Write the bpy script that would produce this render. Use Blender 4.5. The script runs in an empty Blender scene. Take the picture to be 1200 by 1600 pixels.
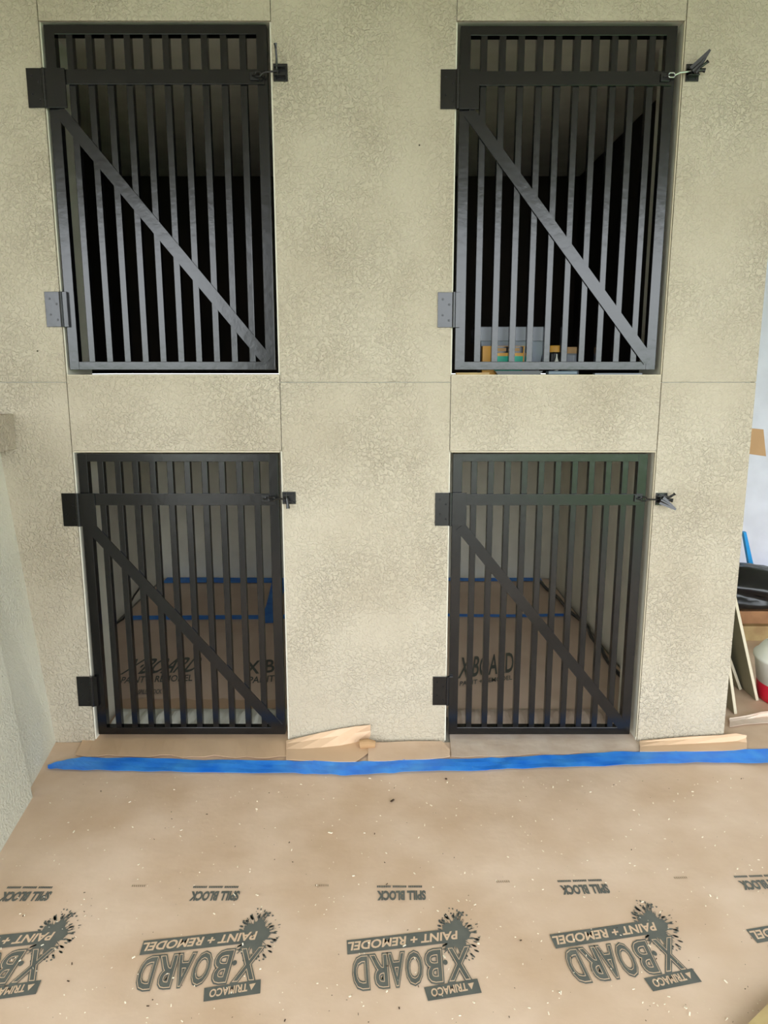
import bpy, bmesh, math, random
from mathutils import Vector, Matrix
C = bpy.context.scene.collection
R = math.radians
# ------------------------------------------------------------------ camera, world, light, exposure
FPX, PITCH, CAM_D, CAM_H = 1155.0, math.atan(1155/6100), 2.82, 1.5
cam = bpy.data.objects.new('camera', bpy.data.cameras.new('camera')); C.objects.link(cam)
cam.location = (0, -CAM_D, CAM_H); cam.rotation_euler = (R(90)-PITCH, 0, 0)
cam.data.sensor_fit = 'VERTICAL'; cam.data.sensor_height = 36; cam.data.lens = FPX/1600*36
cam.data.clip_start = .02; cam.data.clip_end = 200
bpy.context.scene.camera = cam

w = bpy.data.worlds.new('overcast_sky'); bpy.context.scene.world = w; w.use_nodes = True
bg = w.node_tree.nodes['Background']
bg.inputs[0].default_value = (.90, .95, 1.0, 1); bg.inputs[1].default_value = 4.6

def portal(name, loc, rot, sx, sy):
    l = bpy.data.lights.new(name, 'AREA'); l.shape = 'RECTANGLE'; l.size = sx; l.size_y = sy
    l.cycles.is_portal = True
    o = bpy.data.objects.new(name, l); C.objects.link(o); o.location = loc; o.rotation_euler = rot
portal('front_opening_daylight', (.55, -4.75, 1.45), (R(90), 0, 0), 8.5, 3.1)

vs = bpy.context.scene.view_settings
vs.view_transform = 'Standard'; vs.look = 'None'; vs.gamma = 1; vs.use_curve_mapping = False
vs.exposure = 0.80
bpy.context.scene.display_settings.display_device = 'sRGB'

# ------------------------------------------------------------------ measuring: a sight line of the photograph met with a wall or floor plane
cT, sT = math.cos(PITCH), math.sin(PITCH)
def ray(x, y):
    u = (x-600)/FPX; v = -(y-800)/FPX
    return u, cT+v*sT, v*cT-sT
def W(x, y, Y=0.0):
    r = ray(x, y); t = (CAM_D+Y)/r[1]; return Vector((r[0]*t, Y, CAM_H+r[2]*t))
def F(x, y, z=0.0):
    r = ray(x, y); t = (z-CAM_H)/r[2]; return Vector((r[0]*t, -CAM_D+r[1]*t, z))

# ------------------------------------------------------------------ materials
def srgb(r, g, b):
    f = lambda c: (c/12.92 if c <= .04045 else ((c+.055)/1.055)**2.4)
    return (f(r/255), f(g/255), f(b/255), 1)
def mat(name, col, rough=.6, metal=0, col2=None, nscale=6, bump=0, bscale=60, bdist=.002, coat=0, spec=.5, trans=0, ior=1.45, specks=None, lo=.35, hi=.65):
    m = bpy.data.materials.new(name); m.use_nodes = True
    n = m.node_tree.nodes; L = m.node_tree.links; p = n['Principled BSDF']
    p.inputs['Roughness'].default_value = rough; p.inputs['Metallic'].default_value = metal
    p.inputs['Coat Weight'].default_value = coat; p.inputs['Specular IOR Level'].default_value = spec
    p.inputs['Transmission Weight'].default_value = trans; p.inputs['IOR'].default_value = ior
    tc = n.new('ShaderNodeTexCoord')
    no = n.new('ShaderNodeTexNoise'); no.inputs['Scale'].default_value = nscale; no.inputs['Detail'].default_value = 6
    L.new(tc.outputs['Object'], no.inputs['Vector'])
    cr = n.new('ShaderNodeValToRGB'); cr.color_ramp.elements[0].position = lo; cr.color_ramp.elements[1].position = hi
    cr.color_ramp.elements[0].color = col; cr.color_ramp.elements[1].color = col2 or tuple(min(1, c*1.12) for c in col[:3])+(1,)
    L.new(no.outputs['Fac'], cr.inputs['Fac']); out = cr.outputs['Color']
    if specks:
        for scol, sc, th in specks:
            v = n.new('ShaderNodeTexVoronoi'); v.inputs['Scale'].default_value = sc
            L.new(tc.outputs['Object'], v.inputs['Vector'])
            lt = n.new('ShaderNodeMath'); lt.operation = 'LESS_THAN'; lt.inputs[1].default_value = th
            L.new(v.outputs['Distance'], lt.inputs[0])
            sp = n.new('ShaderNodeSeparateColor'); L.new(v.outputs['Color'], sp.inputs['Color'])
            g = n.new('ShaderNodeMath'); g.operation = 'GREATER_THAN'; g.inputs[1].default_value = .72
            L.new(sp.outputs[0], g.inputs[0])
            mu = n.new('ShaderNodeMath'); mu.operation = 'MULTIPLY'; L.new(lt.outputs[0], mu.inputs[0]); L.new(g.outputs[0], mu.inputs[1])
            mx = n.new('ShaderNodeMix'); mx.data_type = 'RGBA'
            L.new(mu.outputs[0], mx.inputs[0]); L.new(out, mx.inputs[6]); mx.inputs[7].default_value = scol
            out = mx.outputs[2]
    L.new(out, p.inputs['Base Color'])
    if bump:
        b1 = n.new('ShaderNodeTexNoise'); b1.inputs['Scale'].default_value = bscale; b1.inputs['Detail'].default_value = 5
        L.new(tc.outputs['Object'], b1.inputs['Vector'])
        bp = n.new('ShaderNodeBump'); bp.inputs['Strength'].default_value = bump; bp.inputs['Distance'].default_value = bdist
        L.new(b1.outputs['Fac'], bp.inputs['Height']); L.new(bp.outputs['Normal'], p.inputs['Normal'])
    return m
def stucco(name, col, col2, strength=.8):
    m = mat(name, col, .72, col2=col2, nscale=2.2, specks=[(srgb(60, 55, 40), 7, .022), (srgb(222, 218, 200), 14, .03)])
    n = m.node_tree.nodes; L = m.node_tree.links; p = n['Principled BSDF']
    tc = n.new('ShaderNodeTexCoord')
    a = n.new('ShaderNodeTexNoise'); a.inputs['Scale'].default_value = 80; a.inputs['Detail'].default_value = 2; a.inputs['Distortion'].default_value = .9
    b = n.new('ShaderNodeTexNoise'); b.inputs['Scale'].default_value = 150; b.inputs['Detail'].default_value = 3
    d = n.new('ShaderNodeTexNoise'); d.inputs['Scale'].default_value = 3.0
    for q in (a, b, d): L.new(tc.outputs['Object'], q.inputs['Vector'])
    ra = n.new('ShaderNodeValToRGB'); ra.color_ramp.elements[0].position = .45; ra.color_ramp.elements[1].position = .60
    L.new(a.outputs['Fac'], ra.inputs['Fac'])
    rd = n.new('ShaderNodeMapRange'); rd.inputs[1].default_value = .35; rd.inputs[2].default_value = .65; rd.inputs[3].default_value = .35; rd.inputs[4].default_value = 1
    L.new(d.outputs['Fac'], rd.inputs[0])
    mu = n.new('ShaderNodeMath'); mu.operation = 'MULTIPLY'; L.new(ra.outputs['Color'], mu.inputs[0]); L.new(rd.outputs[0], mu.inputs[1])
    ad = n.new('ShaderNodeMath'); ad.operation = 'MULTIPLY_ADD'; L.new(b.outputs['Fac'], ad.inputs[0]); ad.inputs[1].default_value = .35; L.new(mu.outputs[0], ad.inputs[2])
    bp = n.new('ShaderNodeBump'); bp.inputs['Strength'].default_value = strength; bp.inputs['Distance'].default_value = .0036
    L.new(ad.outputs[0], bp.inputs['Height']); L.new(bp.outputs['Normal'], p.inputs['Normal'])
    return m
M = {}
M['stucco'] = stucco('cream_stucco_board', srgb(177, 166, 146), srgb(189, 179, 160), .95)
M['stucco_side'] = stucco('grey_green_stucco', srgb(208, 206, 190), srgb(218, 216, 200), .7)
M['cutedge'] = mat('raw_board_edge', srgb(206, 196, 172), .8)
M['seam'] = mat('seam_shadow_gap', srgb(70, 62, 45), .9)
M['cell'] = mat('cell_lining', srgb(226, 222, 206), .7, bump=.3)
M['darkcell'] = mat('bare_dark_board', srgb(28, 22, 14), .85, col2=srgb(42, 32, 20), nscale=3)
M['ceiling'] = mat('ceiling_board', srgb(205, 200, 184), .8)
M['paper'] = mat('brown_floor_paper', srgb(206, 177, 150), .62, col2=srgb(224, 199, 177), nscale=3.2, bump=.25, bscale=9, bdist=.01,
                 specks=[(srgb(226, 214, 196), 22, .03), (srgb(110, 88, 66), 17, .022), (srgb(222, 210, 190), 45, .05)])
M['paper_in'] = mat('brown_floor_paper_in_kennel', srgb(224, 198, 176), .6, col2=srgb(234, 210, 190), nscale=3, bump=.3, bscale=7, bdist=.012)
M['paper_flap'] = mat('clean_brown_paper', srgb(206, 174, 142), .6, col2=srgb(216, 186, 156), nscale=3)
M['paper_dust'] = mat('dusty_brown_paper', srgb(206, 184, 166), .75, col2=srgb(222, 205, 190), nscale=9, bump=.4, bscale=30, bdist=.004,
                      specks=[(srgb(228, 220, 206), 40, .06), (srgb(120, 100, 84), 30, .04)])
M['ink'] = mat('grey_printing_ink', srgb(88, 92, 88), .6, col2=srgb(104, 106, 100), nscale=14)
M['ink_light'] = mat('unprinted_paper_letters', srgb(212, 184, 156), .62)
M['ink_faint'] = mat('faint_printing_ink', srgb(150, 132, 110), .6)
M['tape'] = mat('blue_painters_tape', srgb(22, 118, 236), .5, col2=srgb(70, 160, 248), nscale=12, bump=.2, bscale=25, lo=.3, hi=.75, specks=[(srgb(150, 190, 225), 35, .05)])
M['black'] = mat('black_gloss_paint', srgb(9, 9, 10), .20, col2=srgb(14, 14, 15), nscale=20, bump=.35, bscale=30, bdist=.0016, coat=0, spec=.62)
M['black_hw'] = mat('black_painted_hardware', srgb(15, 15, 16), .3, bump=.5, bscale=120, bdist=.001, coat=.3)
M['chrome'] = mat('worn_bright_metal', srgb(190, 190, 195), .25, metal=1)
M['white'] = mat('white_wall_paint', srgb(200, 203, 212), .6)
M['plastic_clear'] = mat('translucent_plastic', srgb(150, 158, 172), .3, trans=.35)
M['plastic_grey'] = mat('grey_plastic', srgb(120, 124, 134), .35)
M['yellow'] = mat('orange_yellow_card', srgb(205, 150, 60), .5)
M['teal'] = mat('teal_print', srgb(20, 165, 135), .5)
M['black_plain'] = mat('black_plastic', srgb(18, 18, 20), .25)
M['cardboard'] = mat('brown_cardboard', srgb(168, 134, 96), .8)
M['wood'] = mat('pale_lumber', srgb(190, 168, 118), .7, col2=srgb(160, 130, 88), nscale=8)
M['wood_red'] = mat('brown_lumber', srgb(140, 98, 66), .7, col2=srgb(170, 124, 84), nscale=8)
M['blue'] = mat('bright_blue_plastic', srgb(30, 150, 220), .4)
M['white_pl'] = mat('white_plastic', srgb(232, 232, 222), .4)
M['red'] = mat('red_plastic', srgb(205, 25, 50), .4)
M['board_grey'] = mat('grey_cement_board', srgb(150, 145, 120), .8, bump=.3)
M['grass'] = mat('lawn', srgb(70, 110, 45), .9, col2=srgb(96, 136, 60), nscale=2)
M['chip_light'] = mat('pale_wood_chip', srgb(232, 222, 200), .7)
M['chip_dark'] = mat('dark_crumb', srgb(70, 54, 40), .8)
M['asphalt'] = mat('grey_driveway', srgb(132, 128, 120), .85, nscale=5)
M['concrete'] = mat('bare_concrete', srgb(160, 155, 145), .85)
M['smoke'] = mat('smoky_blue_plastic', srgb(92, 108, 122), .3, trans=.3)

# ------------------------------------------------------------------ geometry helpers
def box(bm, x0, x1, y0, y1, z0, z1, bev=0):
    g = bmesh.ops.create_cube(bm, size=1, matrix=Matrix.Translation(((x0+x1)/2, (y0+y1)/2, (z0+z1)/2)) @ Matrix.Diagonal((abs(x1-x0), abs(y1-y0), abs(z1-z0), 1)))
    if bev:
        es = list({e for v in g['verts'] for e in v.link_edges})
        bmesh.ops.bevel(bm, geom=es, offset=bev, segments=2, affect='EDGES', profile=.6)
def prism(bm, pts, d):
    """closed outline pts (Vectors) pushed along vector d"""
    a = [bm.verts.new(p) for p in pts]; b = [bm.verts.new(Vector(p)+d) for p in pts]
    n = len(pts); bm.faces.new(a); bm.faces.new(b[::-1])
    for i in range(n): bm.faces.new((a[i], b[i], b[(i+1) % n], a[(i+1) % n]))
    bmesh.ops.recalc_face_normals(bm, faces=bm.faces[:])
def cyl(bm, p, q, r, r2=None, seg=16):
    p, q = Vector(p), Vector(q); d = q-p
    m = Matrix.Translation((p+q)/2) @ d.to_track_quat('Z', 'Y').to_matrix().to_4x4()
    bmesh.ops.create_cone(bm, cap_ends=True, segments=seg, radius1=r, radius2=r if r2 is None else r2, depth=d.length, matrix=m)
def tube(bm, pts, r, seg=8):
    """round rod swept along a bent line"""
    pts = [Vector(p) for p in pts]; rings = []
    for i, p in enumerate(pts):
        d = (pts[min(i+1, len(pts)-1)]-pts[max(i-1, 0)]).normalized()
        q = d.to_track_quat('Z', 'Y'); rr = r[i] if isinstance(r, (list, tuple)) else r
        rings.append([bm.verts.new(p+q @ Vector((rr*math.cos(2*math.pi*k/seg), rr*math.sin(2*math.pi*k/seg), 0))) for k in range(seg)])
    for a, b in zip(rings, rings[1:]):
        for k in range(seg): bm.faces.new((a[k], a[(k+1) % seg], b[(k+1) % seg], b[k]))
    bm.faces.new(rings[0][::-1]); bm.faces.new(rings[-1])
    bmesh.ops.recalc_face_normals(bm, faces=bm.faces[:])
def lathe(bm, prof, c=(0, 0, 0), seg=32):
    c = Vector(c); rings = []
    for r, z in prof:
        rings.append([bm.verts.new(c+Vector((r*math.cos(2*math.pi*k/seg), r*math.sin(2*math.pi*k/seg), z))) for k in range(seg)])
    for a, b in zip(rings, rings[1:]):
        for k in range(seg): bm.faces.new((a[k], a[(k+1) % seg], b[(k+1) % seg], b[k]))
    bm.faces.new(rings[0][::-1]); bm.faces.new(rings[-1])
def sheet(bm, rows, th=.0006):
    """grid of points rows[i][j] given a thickness"""
    g = [[bm.verts.new(p) for p in r] for r in rows]
    fs = []
    for a, b in zip(g, g[1:]):
        for j in range(len(a)-1): fs.append(bm.faces.new((a[j], a[j+1], b[j+1], b[j])))
    bmesh.ops.recalc_face_normals(bm, faces=fs)
    bmesh.ops.solidify(bm, geom=fs, thickness=th)
def obj(name, bm, m, parent=None, smooth=False):
    me = bpy.data.meshes.new(name); bm.to_mesh(me); bm.free()
    for x in (m if isinstance(m, list) else [m]): me.materials.append(x)
    if smooth:
        for p in me.polygons: p.use_smooth = True
    o = bpy.data.objects.new(name, me); C.objects.link(o)
    if parent: o.parent = parent
    return o
def struct(name, bm, m, parent=None):
    o = obj(name, bm, m, parent)
    if not parent: o['kind'] = 'structure'
    return o
def tag(o, label, cat, group=None, kind=None):
    o['label'] = label; o['category'] = cat
    if group: o['group'] = group
    if kind: o['kind'] = kind
    return o
def rebase(o, p):
    """put the origin of a one-mesh object at p"""
    p = Vector(p); o.data.transform(Matrix.Translation(-p)); o.location = p; return o
def thing(name, label, cat, loc=(0, 0, 0), group=None):
    o = bpy.data.objects.new(name, None); C.objects.link(o); o.location = loc; o.empty_display_size = .05
    return tag(o, label, cat, group)
B = bmesh.new

# ------------------------------------------------------------------ the setting
CZ = 2.95
LX0, LX1, RX0, RX1 = -1.19, -.398, .256, 1.040       # kennel openings
Z1, Z2, Z3, Z4 = .022, 1.202, 1.490, 2.690
SEAM = 1.462
def panel(bm, x0, x1, z0, z1, g=.0013, y=0.0): box(bm, x0+g, x1-g, y, y+.012, z0+g, z1-g, .0012)
bm = B()
LS, CLs, CRs, RS, E = -1.193, -.391, .251, 1.043, 1.40
for a, b in ((-3.65, LS), (CLs, CRs), (RS, E)):
    for c, d in ((-.01, SEAM), (SEAM, CZ)): panel(bm, a, b, c, d)
for a, b in ((LS, CLs), (CRs, RS)):
    panel(bm, a, b, Z2, Z3, y=.0006); panel(bm, a, b, Z4, CZ, y=.0006)
struct('wall_back', bm, M['stucco'])
# framing behind the boards: studs and headers lining each opening
bm = B()
for a, b in ((-3.65, LX0-.001), (LX1+.001, RX0-.001), (RX1+.001, E-.001)):
    box(bm, a, b, .0125, .25, 0, CZ)
for a, b in ((LX0-.001, LX1+.001), (RX0-.001, RX1+.001)):
    box(bm, a, b, .0125, .25, Z2+.004, Z3-.004); box(bm, a, b, .0125, .25, Z4+.004, CZ)
struct('trim_1', bm, M['cell'])
# raw edges of the sills
for k, (a, b) in enumerate(((LX0, LX1), (RX0, RX1))):
    bm = B(); box(bm, a, b, .0005, .25, Z3-.003, Z3, .0008)
    box(bm, a, b, .002, .014, Z2-.004, Z2, .0006)
    struct('trim_%d' % (k+2), bm, M['cutedge'])
for k, (z0, z1) in enumerate(((Z1, Z2), (Z3, Z4))):
    bm = B(); box(bm, RX1-.0015, RX1+.0008, -.0002, .012, z0, z1); struct('trim_%d' % (k+5), bm, M['cutedge'])
# kennel walls
def plain(name, m, *bs):
    bm = B()
    for b in bs: box(bm, *b)
    return struct(name, bm, m)
YB = 2.46
plain('wall_kennel_back', M['cell'], (-1.75, 1.385, YB, YB+.05, 0, 1.33))
plain('wall_kennel_left', M['cell'], (-1.75, -1.64, .251, YB, 0, 1.33))
plain('wall_kennel_middle', M['cell'], (-.36, .20, .251, YB, 0, 1.33))
plain('wall_kennel_right', M['cell'], (1.22, 1.383, .251, YB, 0, 1.33))
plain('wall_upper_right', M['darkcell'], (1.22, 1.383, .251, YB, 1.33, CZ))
plain('wall_side_outer', M['stucco'], (1.384, 1.40, .012, YB+.05, 0, CZ))
plain('ceiling_kennel', M['cell'], (-1.64, -.36, .251, YB, 1.31, 1.328), (.20, 1.22, .251, YB, 1.31, 1.328))
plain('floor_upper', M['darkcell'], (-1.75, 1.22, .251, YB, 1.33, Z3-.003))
YU = 2.1
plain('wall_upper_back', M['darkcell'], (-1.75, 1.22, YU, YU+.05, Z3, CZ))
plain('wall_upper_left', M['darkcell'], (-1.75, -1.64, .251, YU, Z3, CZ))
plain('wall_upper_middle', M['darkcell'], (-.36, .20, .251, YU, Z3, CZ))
plain('ceiling_upper', M['cell'], (-1.64, -.36, .251, YU, Z4+.01, Z4+.03), (.20, 1.22, .251, YU, Z4+.01, Z4+.03))
# porch
plain('ceiling', M['ceiling'], (-3.7, 4.8, -4.7, 2.9, CZ, CZ+.1))
plain('wall_left', M['stucco_side'], (-3.7, -3.65, -4.7, .1, 0, CZ))
plain('wall_front_pier', M['stucco'], (-1.30, -.35, -4.7, -4.45, 0, CZ))
plain('wall_far', M['white'], (1.40, 4.8, YB+.06, YB+.12, 0, CZ))
plain('wall_right', M['white'], (4.75, 4.8, -4.7, 1.5, 0, CZ))
plain('floor', M['concrete'], (-3.7, 4.8, -4.7, YB+.1, -.1, -.004))
plain('ground_outside', M['grass'], (-60, -6, -70, -4.7, -.3, -.12), (2.2, 60, -70, -4.7, -.3, -.12), (4.8, 60, -4.7, 30, -.3, -.12), (-6, 2.2, -70, -24, -.3, -.12))
plain('ground_driveway', M['asphalt'], (-6, 2.2, -24, -4.7, -.3, -.115))

# battered side wall at the left: it leans and closes in towards the camera
bm = B()
def wedge(p0, p1, t0, t1, back=.6):
    a = [Vector(p0), Vector(p1), Vector(t1), Vector(t0)]
    prism(bm, a, Vector((-back, 0, 0)))
pA, pB = F(77, 1171), F(40, 1246); tA = W(1, 723, 0.0)
tA = Vector((tA.x, 0, 1.215))
tBm = W(0, 1056, pB.y); sl = (tBm.x-pB.x)/(tBm.z)
pA.y = -.0; pA.z = pB.z = -.002
wedge(pA, pB, tA, (pB.x-.02+sl*1.215, pB.y, 1.215))
pC = F(0, 1318); dC = (pC-pB); pD = pB+dC*3.2; pB2 = pB+Vector((.026, 0, 0)); pD.z = pB2.z = -.002
wedge(pB2, pD, (pB2.x+sl*1.215, pB2.y, 1.215), (pD.x+sl*1.215, pD.y, 1.215))
struct('wall_left_low', bm, M['stucco_side'])
bm = B()
x = W(24, 675, 0).x
box(bm, x-.6, x, -1.2, -.001, 1.212, 1.345, .004)
struct('trim_4', bm, M['stucco'])

# ------------------------------------------------------------------ floor paper with its printing
paper = thing('floor_paper', 'large brown protective floor paper sheet printed with grey logos in front of the wall', 'floor paper')
random.seed(4)
bm = B(); nx, ny = 60, 34
rows = []
for j in range(ny+1):
    y = -2.75+(2.748)*j/ny
    xl = (pA.x+(pB.x-pA.x)*y/pB.y if y > pB.y else pB.x+(pD.x-pB.x)*(y-pB.y)/(pD.y-pB.y))-.004
    rows.append([(xl+(2.0-xl)*i/nx, y, .0002+.0006*math.sin(i*.9+j*.7)) for i in range(nx+1)])
sheet(bm, rows, .0006); s0 = obj('sheet', bm, M['paper'], paper)
# --- logo geometry: 2-D outlines laid flat on the sheet
def text_mesh(s, offset=0.0, shear=0.0, bold=0.0):
    cu = bpy.data.curves.new('t', 'FONT'); cu.body = s; cu.size = 1; cu.offset = offset; cu.resolution_u = 3; cu.shear = shear
    o = bpy.data.objects.new('t', cu); C.objects.link(o)
    dg = bpy.context.evaluated_depsgraph_get(); me = bpy.data.meshes.new_from_object(o.evaluated_get(dg))
    vs_ = [v.co.copy() for v in me.vertices]; fs = [tuple(p.vertices) for p in me.polygons]
    bpy.data.objects.remove(o); bpy.data.curves.remove(cu); bpy.data.meshes.remove(me)
    return vs_, fs
def bounds(v): return min(p.x for p in v), max(p.x for p in v), min(p.y for p in v), max(p.y for p in v)
def lay(bm, s, o, e, t, z, offset=0.0, ref=None, mi=0):
    """writing s with its lower left at o, lower right at e, upper left at t (points on the sheet)"""
    v, fs = text_mesh(s, offset); x0, x1, y0, y1 = bounds(ref or text_mesh(s)[0])
    ex, ey = (e-o), (t-o)
    vv = [bm.verts.new(((o+ex*((p.x-x0)/(x1-x0))+ey*((p.y-y0)/(y1-y0)))).to_2d().to_3d()+Vector((0, 0, z))) for p in v]
    for f in fs:
        try: q = bm.faces.new([vv[i] for i in f]); q.material_index = mi
        except ValueError: pass
def quad(bm, pts, z, mi=0):
    f = bm.faces.new([bm.verts.new((p.x, p.y, z)) for p in pts]); f.material_index = mi
Z0 = .0018
def c3(x, y): return F(400+x*.35, 1340+y*.35)
ORG = F(664, 1565)
def logo_mesh():
    bm = B(); g = random.Random(11)
    # splatter: a ragged blot, its long splashes and its drops
    cc = c3(893, 345); rx, ry = (c3(965, 345)-cc).length, (c3(893, 430)-cc).length
    pts = []
    for k in range(150):
        a = 2*math.pi*k/150; r = .74+.12*math.sin(5*a+1)+.1*g.random()+(.42*g.random() if g.random() < .3 else 0)
        pts.append(cc+Vector((rx*r*math.cos(a), ry*r*math.sin(a), 0)))
    cv = bm.verts.new((cc.x, cc.y, Z0)); vv = [bm.verts.new((p.x, p.y, Z0)) for p in pts]
    for k in range(150): bm.faces.new((cv, vv[k], vv[(k+1) % 150]))
    for k in range(120):
        a = g.uniform(0, 2*math.pi); d = g.uniform(.95, 1.5 if math.cos(a) > -.3 else 1.25); s = g.uniform(.0010, .0042)*(1.6-d*.6); st = g.uniform(1, 3.2)
        c = cc+Vector((rx*d*math.cos(a), ry*d*math.sin(a), 0)); u = Vector((math.cos(a), math.sin(a), 0)); v = Vector((-u.y, u.x, 0))
        q = [c+u*s*st*math.cos(t)+v*s*math.sin(t) for t in [2*math.pi*i/8 for i in range(8)]]
        quad(bm, q, Z0)
    # banner
    quad(bm, [c3(405, 372), c3(408, 436), c3(905, 378), c3(905, 316)], Z0+.0002)
    lay(bm, 'PAINT + REMODEL', c3(897, 330), c3(413, 382), c3(897, 366), Z0+.0005, .028, mi=1)
    # maker's plate
    quad(bm, [c3(750, 582), c3(988, 543), c3(1008, 606), c3(768, 643)], Z0)
    lay(bm, 'TRIMACO', c3(937, 562), c3(780, 590), c3(945, 596), Z0+.0004, .028, mi=1)
    quad(bm, [c3(972, 560), c3(945, 566), c3(963, 592)], Z0+.0004, 1)
    # big lettering with an inline stripe; letters set one by one
    base0, base1 = Vector((945, 404, 0)), Vector((425, 452, 0)); top = Vector((10, 138, 0))
    def letter(ch, u0, u1):
        a, b = base0.lerp(base1, u0), base0.lerp(base1, u1)
        o, e, t = c3(a.x, a.y), c3(b.x, b.y), c3(a.x+top.x, a.y+top.y)
        rv = text_mesh(ch)[0]
        lay(bm, ch, o, e, t, Z0+.0002, .060, rv, 0)
        lay(bm, ch, o, e, t, Z0+.0004, .026, rv, 1)
        lay(bm, ch, o, e, t, Z0+.0006, .008, rv, 0)
    for ch, a, b in (('X', .0, .16), ('B', .235, .36), ('O', .40, .53), ('A', .555, .68), ('R', .70, .83), ('D', .865, .985)): letter(ch, a, b)
    d = c3(845, 470)
    quad(bm, [d+Vector((.006*math.cos(t), .009*math.sin(t), 0)) for t in [2*math.pi*i/12 for i in range(12)]], Z0+.0002)
    def done(bm):
        for v in bm.verts: v.co -= Vector((ORG.x, ORG.y, 0))
        me = bpy.data.meshes.new('printed_logo'); bm.to_mesh(me); bm.free()
        for m in ('ink', 'ink_light', 'ink_faint'): me.materials.append(M[m])
        return me
    out = [('printed_logo', done(bm))]; bm = B()
    # small print row
    lay(bm, 'SPILL BLOCK', c3(755, 151), c3(545, 153), c3(757, 189), Z0, .05)
    for k in range(26):
        if k % 9 == 8: continue
        x0 = 540+k*7.8; quad(bm, [c3(x0, 127), c3(x0, 136), c3(x0+6.2, 136), c3(x0+6.2, 127)], Z0)
    out.append(('printed_caption', done(bm))); bm = B()
    for k in range(7):
        x0 = 265+k*9; quad(bm, [c3(x0, 122), c3(x0, 131), c3(x0+4, 131), c3(x0+4, 122)], Z0, 2)
    out.append(('printed_mark', done(bm)))
    return out
lm = logo_mesh()
for k, (dx, dy, rz) in enumerate(((-1.094, -.004, 0), (-.544, -.002, 0), (0, 0, 0), (.556, .028, R(2.2)), (1.10, .050, R(3)))):
    for nm, me in lm:
        o = bpy.data.objects.new(nm, me); C.objects.link(o); o.parent = paper
        o.location = (ORG.x+dx, ORG.y+dy, 0); o.rotation_euler.z = rz
# kennel papers
def kennel_paper(x0, x1, label, logos):
    t = thing('floor_paper', label, 'floor paper', ((x0+x1)/2, 1.3, 0))
    bm = B(); rows = []
    for j in range(25):
        y = .20+(YB-.02-.20)*j/24
        rows.append([(x0+(x1-x0)*i/20-t.location.x, y-1.3+.02*math.sin(i*.8)*(1 if j == 0 else 0), .003+.002*math.sin(i*1.1+j*.8)) for i in range(21)])
    sheet(bm, rows, .0008); obj('sheet', bm, M['paper_in'], t)
    for (px, s, o, e, tp) in logos:
        bm = B(); L_ = t.location
        lay(bm, s, F(*o)-L_, F(*e)-L_, F(*tp)-L_, .0075, .015)
        obj('printed_lettering', bm, M['ink'], t)
    return t
kennel_paper(-1.62, -.37, 'brown paper sheet with grey lettering on the lower left kennel floor', [
    (0, 'X·BOARD', (188, 1056), (302, 1052), (212, 1032)), (0, 'PAINT + REMODEL', (188, 1070), (300, 1066), (192, 1060)), (0, 'X·B', (383, 1056), (428, 1052), (386, 1036)),
    (0, 'SPILL BLOCK', (215, 1087), (252, 1086), (217, 1080)), (0, 'PAINT', (388, 1070), (428, 1067), (390, 1060))])
kennel_paper(.21, 1.21, 'brown paper sheet with grey lettering on the lower right kennel floor', [
    (0, 'X·BOARD', (716, 1062), (802, 1052), (722, 1030)), (0, 'PAINT + REMODEL', (718, 1074), (800, 1064), (719, 1067))])
# paper strips bridging the thresholds
def strip(name, label, pts_top, pts_bot, m, z, cat='paper strip'):
    bm = B(); rows = []
    for k in range(5):
        r = []
        for a, b in zip(pts_top, pts_bot):
            p = a.lerp(b, k/4); p.z = z+.0015*math.sin(p.x*31+k); r.append(p)
        rows.append(r)
    sheet(bm, rows, .0012); o = obj(name, bm, m); c = pts_bot[0].copy(); c.z = 0
    return tag(rebase(o, c), label, cat)
def line(p, q, n, f=F, wob=.0, sd=1):
    g = random.Random(sd); return [f(p[0]+(q[0]-p[0])*i/n, p[1]+(q[1]-p[1])*i/n+g.uniform(-wob, wob)) for i in range(n+1)]
strip('paper_strip', 'clean brown paper strip across the threshold of the lower left gate', line((162, 1094), (448, 1096), 20, wob=1.5), line((118, 1183), (452, 1186), 20, wob=2), M['paper_flap'], .0065)
strip('paper_strip', 'dusty paper strip across the threshold of the lower right gate', line((700, 1112), (985, 1112), 20, wob=1), line((705, 1184), (1010, 1176), 20, wob=2), M['paper_dust'], .004)
# sill boards in the kennels catching the light behind the gates
for k, (a, b, lab) in enumerate(((LX0+.02, LX1-.02, 'pale rumpled plastic strip behind the lower left gate'), (RX0+.02, RX1-.02, 'pale rumpled plastic strip behind the lower right gate'))):
    bm = B(); rows = []
    g = random.Random(k)
    for j in range(6):
        rows.append([(a+(b-a)*i/60, .10+.036*j+.003*g.random(), .010+.022*math.sin(math.pi*j/5)*(.7+.5*math.sin(i*1.3+k))+.003*g.random()) for i in range(61)])
    sheet(bm, rows, .001); o = obj('plastic_strip', bm, M['white_pl'] if k == 0 else M['paper_dust'])
    tag(rebase(o, (a, .08, 0)), lab, 'plastic strip')

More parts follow.
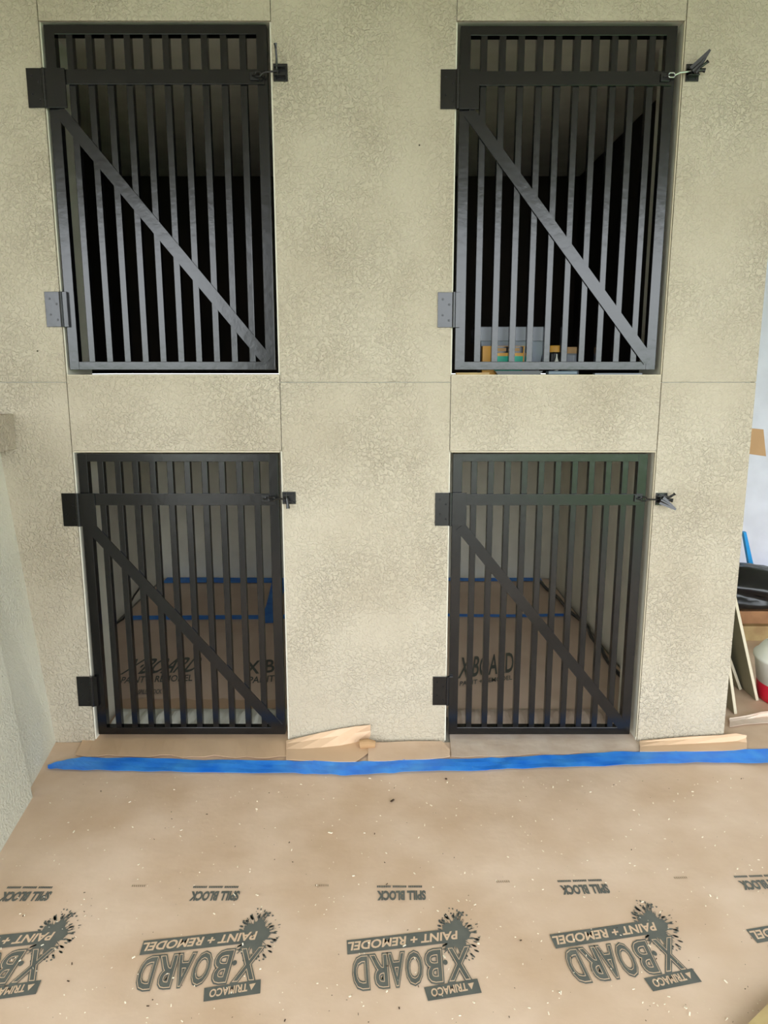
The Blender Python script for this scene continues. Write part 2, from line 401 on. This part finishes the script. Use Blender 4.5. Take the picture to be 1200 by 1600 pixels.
# blue tape
tt = [(75, 1198), (100, 1190), (130, 1186), (220, 1187), (320, 1190), (450, 1191.5), (500, 1192), (560, 1193), (600, 1192), (640, 1189.5), (760, 1187.5), (800, 1185.6), (880, 1182), (960, 1177.6), (1040, 1176), (1120, 1174), (1200, 1173), (1330, 1168)]
tb = [(75, 1203), (100, 1205), (150, 1206), (220, 1207.5), (300, 1209), (460, 1211), (500, 1212), (540, 1214), (600, 1211), (640, 1208), (760, 1206), (800, 1203.5), (880, 1201), (960, 1198.6), (1040, 1195), (1120, 1194), (1200, 1195), (1330, 1190)]
bm = B(); rows = []
def dens(L_):
    out = []
    for a, b in zip(L_, L_[1:]):
        for k in range(5): out.append((a[0]+(b[0]-a[0])*k/5, a[1]+(b[1]-a[1])*k/5+.5*math.sin(len(out)*1.7)))
    return out+[L_[-1]]
T1, T2 = dens(tt), dens(tb)
for k in range(4):
    r = []
    for i, (a, b) in enumerate(zip(T1, T2)):
        p = F(*a).lerp(F(*b), k/3); p.z = .0075+.0012*math.sin(i*.9+k*1.5); r.append(p)
    rows.append(r)
sheet(bm, rows, .0006); o = obj('painters_tape', bm, M['tape'])
tag(rebase(o, (0, -.2, 0)), 'long strip of blue painters tape running along the floor before the wall', 'tape')
def tape(label, pts, wd, z=.010, m='tape'):
    bm = B(); rows = [[], []]; g = random.Random(len(label))
    P = []
    for a, b in zip(pts, pts[1:]):
        for k in range(8): P.append(Vector(a).lerp(Vector(b), k/8))
    P.append(Vector(pts[-1]))
    for i, p in enumerate(P):
        d = (P[min(i+1, len(P)-1)]-P[max(i-1, 0)]).normalized(); n_ = Vector((-d.y, d.x, 0))
        for q, s in ((0, -.5), (1, .5)): rows[q].append(Vector((p.x, p.y, z+.001*math.sin(i)))+n_*wd*(s+g.uniform(-.06, .06)))
    sheet(bm, rows, .0006); o = obj('painters_tape', bm, M[m]); return tag(rebase(o, P[0]), label, 'tape')
tape('blue tape along the back of the lower left kennel floor', [(-1.60, 2.38, 0), (-.38, 2.38, 0)], .13)
tape('blue tape crossing the middle of the lower left kennel floor', [(-1.58, 1.54, 0), (-1.1, 1.55, 0), (-.40, 1.57, 0)], .075)
tape('blue tape running front to back inside the lower left kennel, at its right', [(-.69, 1.44, 0), (-.76, 2.36, 0)], .10, .0125)
tape('blue tape along the back of the lower right kennel floor', [(.24, 2.40, 0), (1.15, 2.40, 0)], .08)
tape('blue tape crossing the middle of the lower right kennel floor', [(.24, 1.60, 0), (.8, 1.58, 0), (1.15, 1.60, 0)], .05)
tape('blue tape on the floor along the white wall at the right', [(1.45, 2.46, 0), (4.4, 2.46, 0)], .09)

# curled paper flaps against the wall
def flap(name, label, spec, m, cat='paper flap'):
    """spec rows: (x, y_floor, y_crease, y_top, depth of the top edge)"""
    bm = B(); rows = [[], [], [], [], []]
    for x, yf, yc, yt, Yt in spec:
        a = F(x, yf, .009); c = F(x, yc, .011); t = W(x, yt, Yt); t.z = max(t.z, .015)
        rows[0].append(a); rows[1].append(a.lerp(c, .6)); rows[2].append(c); rows[3].append(c.lerp(t, .55)+Vector((0, .006, .0))); rows[4].append(t)
    sheet(bm, rows, .0014); o = obj(name, bm, m, smooth=False)
    return tag(rebase(o, rows[0][0]), label, cat)
flap('paper_flap', 'brown paper flap curling up against the wall right of the lower left gate',
     [(447, 1187, 1170, 1157, -.02), (470, 1188, 1170, 1152, -.02), (500, 1189, 1168, 1145, -.015), (530, 1190, 1165, 1139, -.015), (556, 1190, 1160, 1135, -.015), (579, 1174, 1155, 1133, -.02)], M['paper_flap'])
flap('paper_flap', 'torn brown paper flap lying left of the lower right gate',
     [(575, 1189, 1180, 1165, -.03), (600, 1189, 1178, 1163, -.03), (640, 1187, 1176, 1161, -.02), (670, 1186, 1175, 1160, -.02), (691, 1184, 1174, 1160, -.02), (703, 1182, 1180, 1178, -.09)], M['paper'])
flap('paper_flap', 'brown paper flap lifted off the floor at the right end of the wall',
     [(1000, 1174, 1166, 1157, -.015), (1040, 1174, 1164, 1154, -.02), (1080, 1174, 1162, 1151, -.02), (1125, 1173, 1160, 1149, -.02), (1150, 1172, 1158, 1146, -.01), (1167, 1170, 1160, 1149, .0)], M['paper_flap'])
bm = B(); a, b = F(562, 1166, .022), F(586, 1168, .022); a.y = b.y = -.06
tube(bm, [a, a.lerp(b, .5)+Vector((0, 0, .004)), b], [.018, .020, .014], 14)
o = obj('paper_curl', bm, M['cardboard']); tag(rebase(o, (a.x, a.y, 0)), 'small rolled brown curl of torn paper at the wall base, between the lower gates', 'paper scrap')
flap('paper_flap', 'loose brown paper edge on the floor beyond the right end of the wall',
     [(1140, 1136, 1128, 1122, .18), (1165, 1132, 1124, 1118, .2), (1190, 1130, 1120, 1112, .2), (1230, 1128, 1118, 1108, .2)], M['paper_dust'])
strip('floor_paper', 'brown paper on the floor past the right end of the wall, under the bucket', [Vector((1.41, 2.40, 0)), Vector((2.2, 2.40, 0)), Vector((4.2, 2.40, 0))], [Vector((1.41, -.05, 0)), Vector((2.2, -.05, 0)), Vector((4.2, -.05, 0))], M['paper'], .0025, 'floor paper')

# ------------------------------------------------------------------ gates
def gate(x0, x1, z0, z1, where, cross, h1, h2, gleaf, fw=.036):
    """swinging steel gate: frame, ten bars, flat cross bar and diagonal brace, two hinges"""
    t = thing('kennel_gate', where, 'gate', ((x0+x1)/2, .03, z0), 'black barred kennel gates in the wall')
    ox, oy, oz = t.location
    def b_(bm, a, b, c, d, e, f, bev=.0015): box(bm, a-ox, b-ox, c-oy, d-oy, e-oz, f-oz, bev)
    yf, yk = .008, .042
    bm = B()
    b_(bm, x0, x0+fw, yf, yk, z0, z1); b_(bm, x1-fw, x1, yf, yk, z0, z1)
    b_(bm, x0+fw-.001, x1-fw+.001, yf, yk, z0, z0+fw*.85); b_(bm, x0+fw-.001, x1-fw+.001, yf, yk, z1-fw*.85, z1)
    obj('frame', bm, M['black'], t)
    n = 10; c0, c1 = x0+fw/2, x1-fw/2
    for i in range(n):
        xc = c0+(c1-c0)*(i+1)/(n+1); bw = .0115
        bm = B(); b_(bm, xc-bw, xc+bw, yf+.003, yf+.031, z0+fw*.8, z1-fw*.8, .0018); obj('bar', bm, M['black'], t)
    bm = B(); b_(bm, x0+fw*.3, x1-fw*.3, yf-.0065, yf-.0005, cross[0], cross[1], .001); obj('cross_bar', bm, M['black'], t)
    # diagonal
    p = Vector((x0+fw*.9-ox, yf-.005-oy, h1[0]-.005-oz)); q = Vector((x1-fw*.75-ox, yf-.005-oy, z0+fw*.9-oz))
    d = (q-p).normalized(); nn = Vector((d.z, 0, -d.x))*.021
    bm = B(); prism(bm, [p+nn, q+nn, q-nn, p-nn], Vector((0, .0045, 0))); obj('diagonal_brace', bm, M['black'], t)
    # hinges
    for k, (ha, hb) in enumerate((h1, h2)):
        kx = x0-.008
        bm = B(); cyl(bm, (kx-ox, -.004-oy, ha-oz), (kx-ox, -.004-oy, hb-oz), .0065, seg=14)
        for f in (.2, .4, .6, .8): cyl(bm, (kx-ox, -.004-oy, ha+(hb-ha)*f-.0015-oz), (kx-ox, -.004-oy, ha+(hb-ha)*f+.0015-oz), .0072, seg=14)
        h = obj('hinge', bm, M['black_hw'], t)
        bm = B(); b_(bm, kx-.060, kx-.003, -.0045, -.0008, ha, hb, .001); obj('wall_leaf', bm, M['black'], h)
        gw = gleaf if k == 0 else .022
        bm = B(); b_(bm, kx+.003, kx+gw, -.0055, .0075 if k else .001, ha, hb, .001); obj('gate_leaf', bm, M['black'], h)
        for sx, sz in ((.018, .2), (.042, .35), (.018, .65), (.042, .8)):
            bm = B(); c = (kx-sx-ox, 0, ha+(hb-ha)*sz-oz)
            cyl(bm, (c[0], -.0065-oy, c[2]), (c[0], -.004-oy, c[2]), .0028, .0042, 12); obj('screw', bm, M['black_hw'], h)
    return t
gUL = gate(-1.180, -.408, 1.508, 2.682, 'black barred gate, upper left of four, its bottom half shining blue-white', (2.490, 2.538), (2.412, 2.540), (1.664, 1.790), .075)
gUR = gate(.266, 1.018, 1.508, 2.678, 'black barred gate, upper right of four, with a plastic bin behind it', (2.486, 2.532), (2.408, 2.536), (1.662, 1.788), .075)
gLL = gate(-1.178, -.408, .030, 1.192, 'black barred gate, lower left of four, blue tape seen through it', (.992, 1.038), (.910, 1.040), (.160, .288), .068)
gLR = gate(.266, 1.014, .030, 1.192, 'black barred gate, lower right of four, touching the floor beside the wall end', (.992, 1.036), (.912, 1.042), (.165, .288), .062)

# ------------------------------------------------------------------ latches on the wall
def latch(label, plate, lever, hook_to, kind, yb=-.001, hm='black_hw'):
    x0, x1, z0, z1 = plate; cx, cz = (x0+x1)/2, (z0+z1)/2
    t = thing('toggle_latch', label, 'latch', (cx, yb, cz), 'toggle latches beside the gates')
    def L_(x, y, z): return Vector((x-cx, y-yb, z-cz))
    bm = B(); box(bm, x0-cx, x1-cx, -.004, 0, z0-cz, z1-cz, .0012); pl = obj('plate', bm, M['black_hw'], t)
    for sx in (.2, .8):
        for sz in (.18, .82):
            bm = B(); p = L_(x0+(x1-x0)*sx, yb, z0+(z1-z0)*sz); cyl(bm, p+Vector((0, -.0062, 0)), p+Vector((0, -.003, 0)), .003, .0045, 12); obj('screw', bm, M['black_hw'], pl)
    # body: two cheeks, cross pin
    bm = B()
    for dz in (-.013, .013): box(bm, -.020, .018, -.026, -.003, dz-.002, dz+.002, .001)
    cyl(bm, (-.008, -.018, -.018), (-.008, -.018, .018), .0035, seg=12)
    obj('bracket', bm, M['black_hw'], t)
    # lever
    bm = B(); P = [L_(*p) for p in lever[0]]; tube(bm, P, lever[1], 10)
    if kind == 'blade':
        a, b = P[0], P[-1]; d = (b-a).normalized(); n_ = Vector((-d.z, 0, d.x))
        prism(bm, [a+n_*.020, a-n_*.017, b-n_*.004, b+n_*.004], Vector((0, -.007, 0)))
    obj('lever', bm, M['black_hw'], t)
    if kind == 'blade':
        bm = B()
        tube(bm, [(.0, -.022, .006), (.022, -.028, .012), (.036, -.030, .022), (.040, -.031, .026)], [.006, .0045, .0045, .007], 10)
        tube(bm, [(.0, -.022, 0), (.024, -.026, .0), (.034, -.028, -.002)], [.008, .006, .008], 10)
        obj('clamp_arm', bm, M['black_hw'], t)
    # hook bolt
    hx, hz = hook_to; bm = B()
    tube(bm, [(-.004, -.018, 0), L_((hx+x0)/2, -.022, cz+(hz-cz)*.5), L_(hx+.014, -.019, hz)], .0033, 8)
    for s in (-.007, .007): tube(bm, [L_(hx+.016, -.019, hz), L_(hx+.010, -.019, hz+s), L_(hx-.004, -.019, hz+s), L_(hx-.010, -.018, hz)], .0026, 8)
    obj('hook', bm, M[hm], t)
    return t
def catch(g, x, z, m='black_hw'):
    ox, oy, oz = g.location; bm = B()
    box(bm, x-.022-ox, x+.008-ox, -.007-oy, .0005-oy, z-.013-oz, z+.013-oz, .0015)
    tube(bm, [(x-.012-ox, -.005-oy, z-oz), (x-.012-ox, -.018-oy, z-oz), (x-.004-ox, -.022-oy, z-oz), (x-.002-ox, -.018-oy, z+.008-oz)], .0035, 8)
    obj('latch_catch', bm, M[m], g)
latch('black toggle latch with thin lever standing up, right of the upper left gate', (-.386, -.336, 2.497, 2.554), ([(-.372, -.02, 2.53), (-.370, -.028, 2.56), (-.371, -.034, 2.590), (-.372, -.034, 2.606)], [.004, .0035, .0035, .006]), (-.440, 2.515), 'rod')
catch(gUL, -.446, 2.514)
latch('black toggle latch with broad lever tilted up and outwards, right of the upper right gate', (1.052, 1.098, 2.497, 2.553), ([(1.066, -.03, 2.520), (1.088, -.045, 2.541), (1.106, -.060, 2.574)], [.011, .008, .004]), (.995, 2.512), 'blade', hm='chrome')
catch(gUR, .988, 2.510)
latch('black toggle latch with short lever pointing down, right of the lower left gate', (-.393, -.341, .998, 1.046), ([(-.372, -.022, 1.022), (-.369, -.028, 1.0), (-.368, -.030, .985)], [.006, .006, .008]), (-.435, 1.020), 'rod')
catch(gLL, -.452, 1.020)
latch('black toggle latch with lever fallen towards lower right, beside the lower right gate', (1.050, 1.094, .994, 1.042), ([(1.060, -.03, 1.018), (1.086, -.040, 1.004), (1.110, -.050, .986)], [.010, .008, .004]), (.996, 1.020), 'blade')
catch(gLR, .990, 1.020)

# ------------------------------------------------------------------ things behind the upper right gate
zf = Z3
t = thing('storage_bin', 'translucent plastic bin holding a yellow and teal box, behind the upper right gate', 'bin', (.50, .24, zf))
# hollow, tapered body and rim
bm = B()
def ring(hw, hd, z): return [Vector((sx*hw, sy*hd, z)) for sx, sy in ((-1, -1), (1, -1), (1, 1), (-1, 1))]
lv = [ring(.108, .10, .0), ring(.126, .115, .150), ring(.130, .118, .150), ring(.130, .118, .176), ring(.124, .112, .176), ring(.104, .096, .004)]
g_ = [[bm.verts.new(p) for p in r] for r in lv]
bm.faces.new(g_[0][::-1]); bm.faces.new(g_[-1])
for a, b in zip(g_, g_[1:]):
    for k in range(4): bm.faces.new((a[k], a[(k+1) % 4], b[(k+1) % 4], b[k]))
bmesh.ops.recalc_face_normals(bm, faces=bm.faces[:]); obj('body', bm, M['plastic_clear'], t)
bm = B()
for s in (-1, 1):
    box(bm, -.136, .136, s*.119-.004, s*.119+.004, .128, .182, .002); box(bm, s*.132-.004, s*.132+.004, -.115, .115, .128, .182, .002)
obj('rim', bm, M['plastic_grey'], t)
t = thing('product_box', 'yellow and teal carton standing in front of the translucent bin', 'box', (.452, .09, zf))
bm = B(); box(bm, -.075, .085, -.018, .018, 0, .108, .001); obj('carton', bm, M['yellow'], t)
bm = B(); box(bm, -.028, .080, -.0188, -.0182, .012, .070); obj('teal_panel', bm, M['teal'], t)
bm = B(); box(bm, -.028, .080, -.0188, -.0182, .082, .106); obj('black_band', bm, M['black_plain'], t)
bm = B(); box(bm, -.018, .015, -.0196, -.0189, .088, .100); box(bm, .032, .066, -.0196, -.0189, .088, .100); obj('orange_print', bm, M['cardboard'], t)
for (x, y, rr, h, cap, lab) in ((.665, .13, .030, .085, 'yellow', 'black can with dull yellow lid behind the upper right gate, nearer the bin'), (.735, .15, .034, .080, 'cardboard', 'dark grey can with pale lid behind the upper right gate, farther from the bin')):
    t = thing('paint_can', lab, 'can', (x, y, zf), 'cans behind the upper right gate')
    bm = B(); lathe(bm, [(rr*.96, 0), (rr, .003), (rr, h-.006), (rr*.9, h), (rr*.85, h+.001)]); obj('body', bm, M['black_plain'] if cap == 'yellow' else M['plastic_grey'], t)
    bm = B(); lathe(bm, [(rr*.8, h+.001), (rr*.8, h+.022), (rr*.72, h+.026)]); obj('lid', bm, M[cap], t)
bm = B(); lathe(bm, [(.008, 0), (.008, .05), (.003, .065), (.002, .078)], seg=16)
tag(rebase(obj('glue_tube', bm, M['white_pl']), (0, 0, 0)), 'white pointed glue tube standing in front of the black can, upper right kennel', 'tube').location = (.662, .075, zf)
bm = B(); box(bm, 0, .125, -.012, .02, 0, .008, .001)
o = tag(obj('wood_shim', bm, M['wood']), 'pale wooden shim on the sill under the upper right gate', 'shim'); o.location = (.272, .03, zf)
bm = B(); prism(bm, [Vector((0, -.02, 0)), Vector((.16, -.02, 0)), Vector((.17, -.02, .014)), Vector((-.01, -.02, .014))], Vector((0, .06, 0)))
o = tag(obj('tray', bm, M['black_plain']), 'flat black tray on the sill under the upper right gate', 'tray'); o.location = (.430, .04, zf)
bm = B(); box(bm, -.055, .055, -.02, .035, 0, .014, .003)
o = tag(obj('plastic_case', bm, M['smoke']), 'small smoky blue plastic case on the sill under the upper right gate', 'case'); o.location = (.675, .035, zf)
bm = B(); box(bm, 0, .18, -.012, .02, 0, .006, .001)
o = tag(obj('metal_strip', bm, M['plastic_grey']), 'flat grey strip on the sill, right end below the upper right gate', 'strip'); o.location = (.80, .045, zf)

# ------------------------------------------------------------------ room at the right, past the wall end
# leaning boards: feet on the floor, upper edge on the side of the kennel wall
def lean(label, foot, top_z, y0, y1, top_x=1.402, th=.012, m='board_grey', grp=None):
    d = Vector((top_x-foot, 0, top_z)); L_ = d.length; a = math.atan2(foot-top_x, top_z)
    t = thing('leaning_board', label, 'board', (foot, y0, .004), 'boards leaning on the wall end')
    bm = B(); box(bm, 0, th, 0, y1-y0, 0, L_, .001); bm.transform(Matrix.Rotation(-a, 4, 'Y')); obj('board', bm, M[m], t)
    bm = B(); box(bm, -.0002, th+.0002, -.003, .0005, 0, L_); bm.transform(Matrix.Rotation(-a, 4, 'Y')); obj('cut_edge', bm, M['cutedge'], t)
    return t
f1, f2, f3 = F(1147, 1117), F(1158, 1082), F(1181, 1096)
lean('shortest, nearest pale board leaning at the right wall end', f1.x, .60, f1.y, f1.y+.2, 1.43)
lean('middle grey board leaning at the right wall end, between two others', f2.x, .60, f2.y+.02, f2.y+.3, 1.45)
lean('tallest grey board leaning at the right wall end, next to the bucket', f3.x, 1.08, f3.y, f3.y+.5)
# bucket
bc = Vector((1.905, .40, .004))
t = thing('bucket', 'white plastic bucket with a bright red bottom half on the floor at the right', 'bucket', bc)
bm = B(); lathe(bm, [(.150, 0), (.155, .008), (.162, .085)], seg=40); obj('red_base', bm, M['red'], t, True)
bm = B(); lathe(bm, [(.162, .085), (.178, .19), (.184, .195), (.184, .208), (.176, .212), (.150, .250), (.10, .272), (.05, .275)], seg=40); obj('white_body', bm, M['white_pl'], t, True)
bm = B(); lathe(bm, [(.045, .273), (.045, .295), (.035, .30)], seg=24); obj('cap', bm, M['white_pl'], t)
# lumber
for k, (z0, z1, y0, m, lab) in enumerate(((.003, .090, 1.16, 'wood', 'pale yellow lumber piece on the floor under the brown one, behind the bucket'), (.090, .165, 1.20, 'wood_red', 'brown lumber piece on top of the pale one, behind the bucket'))):
    bm = B(); box(bm, 0, 1.3, 0, .09+.05*(k == 0), 0, z1-z0, .003)
    o = tag(obj('lumber', bm, M[m]), lab, 'lumber', 'lumber behind the bucket'); o.location = (1.72, y0, z0)
# black sack
bm = B(); bmesh.ops.create_icosphere(bm, subdivisions=4, radius=1)
g = random.Random(3)
for v in bm.verts:
    n_ = v.co.normalized(); f = 1+.10*math.sin(5*n_.x+3*n_.z)+.08*math.sin(9*n_.z+4*n_.x)+.05*math.sin(13*n_.y+7*n_.x)
    v.co = Vector((n_.x*.42*f, n_.y*.16*f, max(max(n_.z, -.75)*.13*f+.1, .003)))
o = tag(obj('plastic_sack', bm, M['black_plain'], smooth=True), 'shiny crumpled black plastic sack lying on the lumber at the right', 'sack'); o.location = (2.14, 1.27, .172)
# blue handle
a, b = W(1163, 832, 1.55), W(1178, 905, 1.55)
bm = B(); d = (b-a).normalized(); n_ = Vector((d.z, 0, -d.x)); b2 = b+d*.42
prism(bm, [a+n_*.004, b2+n_*.024, b2-n_*.024, a-n_*.012], Vector((0, .03, 0)))
o = obj('spirit_level', bm, M['blue']); tag(rebase(o, b2), 'bright blue tapering tool handle leaning behind the wall end at the right', 'tool')
# cardboard piece fixed to the side wall
a = [W(1160, 668, .20), W(1193, 671, .20), W(1197, 713, .20), W(1160, 708, .20)]
for p in a: p.x = max(p.x, 1.402)
bm = B(); prism(bm, a, Vector((0, .012, 0)))
o = obj('cardboard_piece', bm, M['cardboard']); tag(rebase(o, a[3]), 'small brown cardboard piece sticking out from the wall end at the right', 'cardboard')
# pale board at the bottom right corner of the floor
a = [F(1162, 1606, .03), F(1206, 1562, .03), F(1300, 1500, .03), F(1330, 1680, .03), F(1180, 1680, .03)]
bm = B(); prism(bm, a, Vector((0, 0, -.028)))
o = obj('pale_board', bm, M['wood']); tag(rebase(o, (a[0].x, a[0].y, 0)), 'corner of a pale cream board lying at the bottom right of the floor', 'board')

# ------------------------------------------------------------------ crumbs on the paper
def chip(bm, p, s, g):
    a = g.uniform(0, math.pi); l, w_ = s*g.uniform(.8, 2.4), s*g.uniform(.4, .9)
    m = Matrix.Translation(p+Vector((0, 0, s*.3+.003))) @ Matrix.Rotation(a, 4, 'Z') @ Matrix.Rotation(g.uniform(-.3, .3), 4, 'Y') @ Matrix.Diagonal((l, w_, s*.4, 1))
    bmesh.ops.create_cube(bm, size=1, matrix=m)
bm = B()
for m, cnt, sd in (('chip_light', 460, 5), ('chip_dark', 170, 6)):
    g = random.Random(sd); n0 = len(bm.faces)
    for k in range(cnt):
        x = g.uniform(0, 1200); y = 1216+384*g.random()**1.3
        p = F(x, y)
        if p.x < -1.2: continue
        chip(bm, p, g.choice((.0015, .002, .002, .003, .004))*(.8 if m == 'chip_dark' else 1), g)
    bm.faces.ensure_lookup_table()
    for f in bm.faces[n0:]: f.material_index = 0 if m == 'chip_light' else 1
tag(obj('wood_chips', bm, [M['chip_light'], M['chip_dark']]), 'tiny pale wood chips, dust and dark crumbs scattered over the brown floor paper', 'debris', kind='stuff')
# cables on the kennel floors
def cable(label, pts, r_=.006):
    bm = B(); P = []
    for a, b in zip(pts, pts[1:]):
        for k in range(6):
            p = Vector(a).lerp(Vector(b), k/6); P.append(p+Vector((.008*math.sin(len(P)*1.1), 0, 0)))
    P.append(Vector(pts[-1])); tube(bm, P, r_, 8); o = obj('cable', bm, M['black_plain'], smooth=True)
    return tag(rebase(o, P[0]), label, 'cable')
cable('black cable along the left wall base of the lower left kennel', [(-1.60, .55, .016), (-1.61, 1.1, .016), (-1.60, 1.5, .016), (-1.625, 1.95, .10)])
cable('black cable along the right wall base of the lower right kennel', [(1.19, .35, .017), (1.17, .9, .017), (1.19, 1.3, .03), (1.16, 1.9, .017), (1.12, 2.35, .02)], .011)
for (x, y, s, m, lab) in ((516, 1303, .007, 'chip_light', 'largest pale wood chip on the floor paper left of centre'), (613, 1253, .008, 'chip_dark', 'dark brown crumb on the floor paper below the blue tape'),
                          (697, 1219, .008, 'chip_dark', 'dark crumb lying just below the blue tape, left of the lower right gate')):
    g = random.Random(int(x)); bm = B(); chip(bm, Vector((0, 0, 0)), s, g); o = tag(obj('wood_chip' if m == 'chip_light' else 'dirt_crumb', bm, M[m]), lab, 'debris'); o.location = F(x, y)
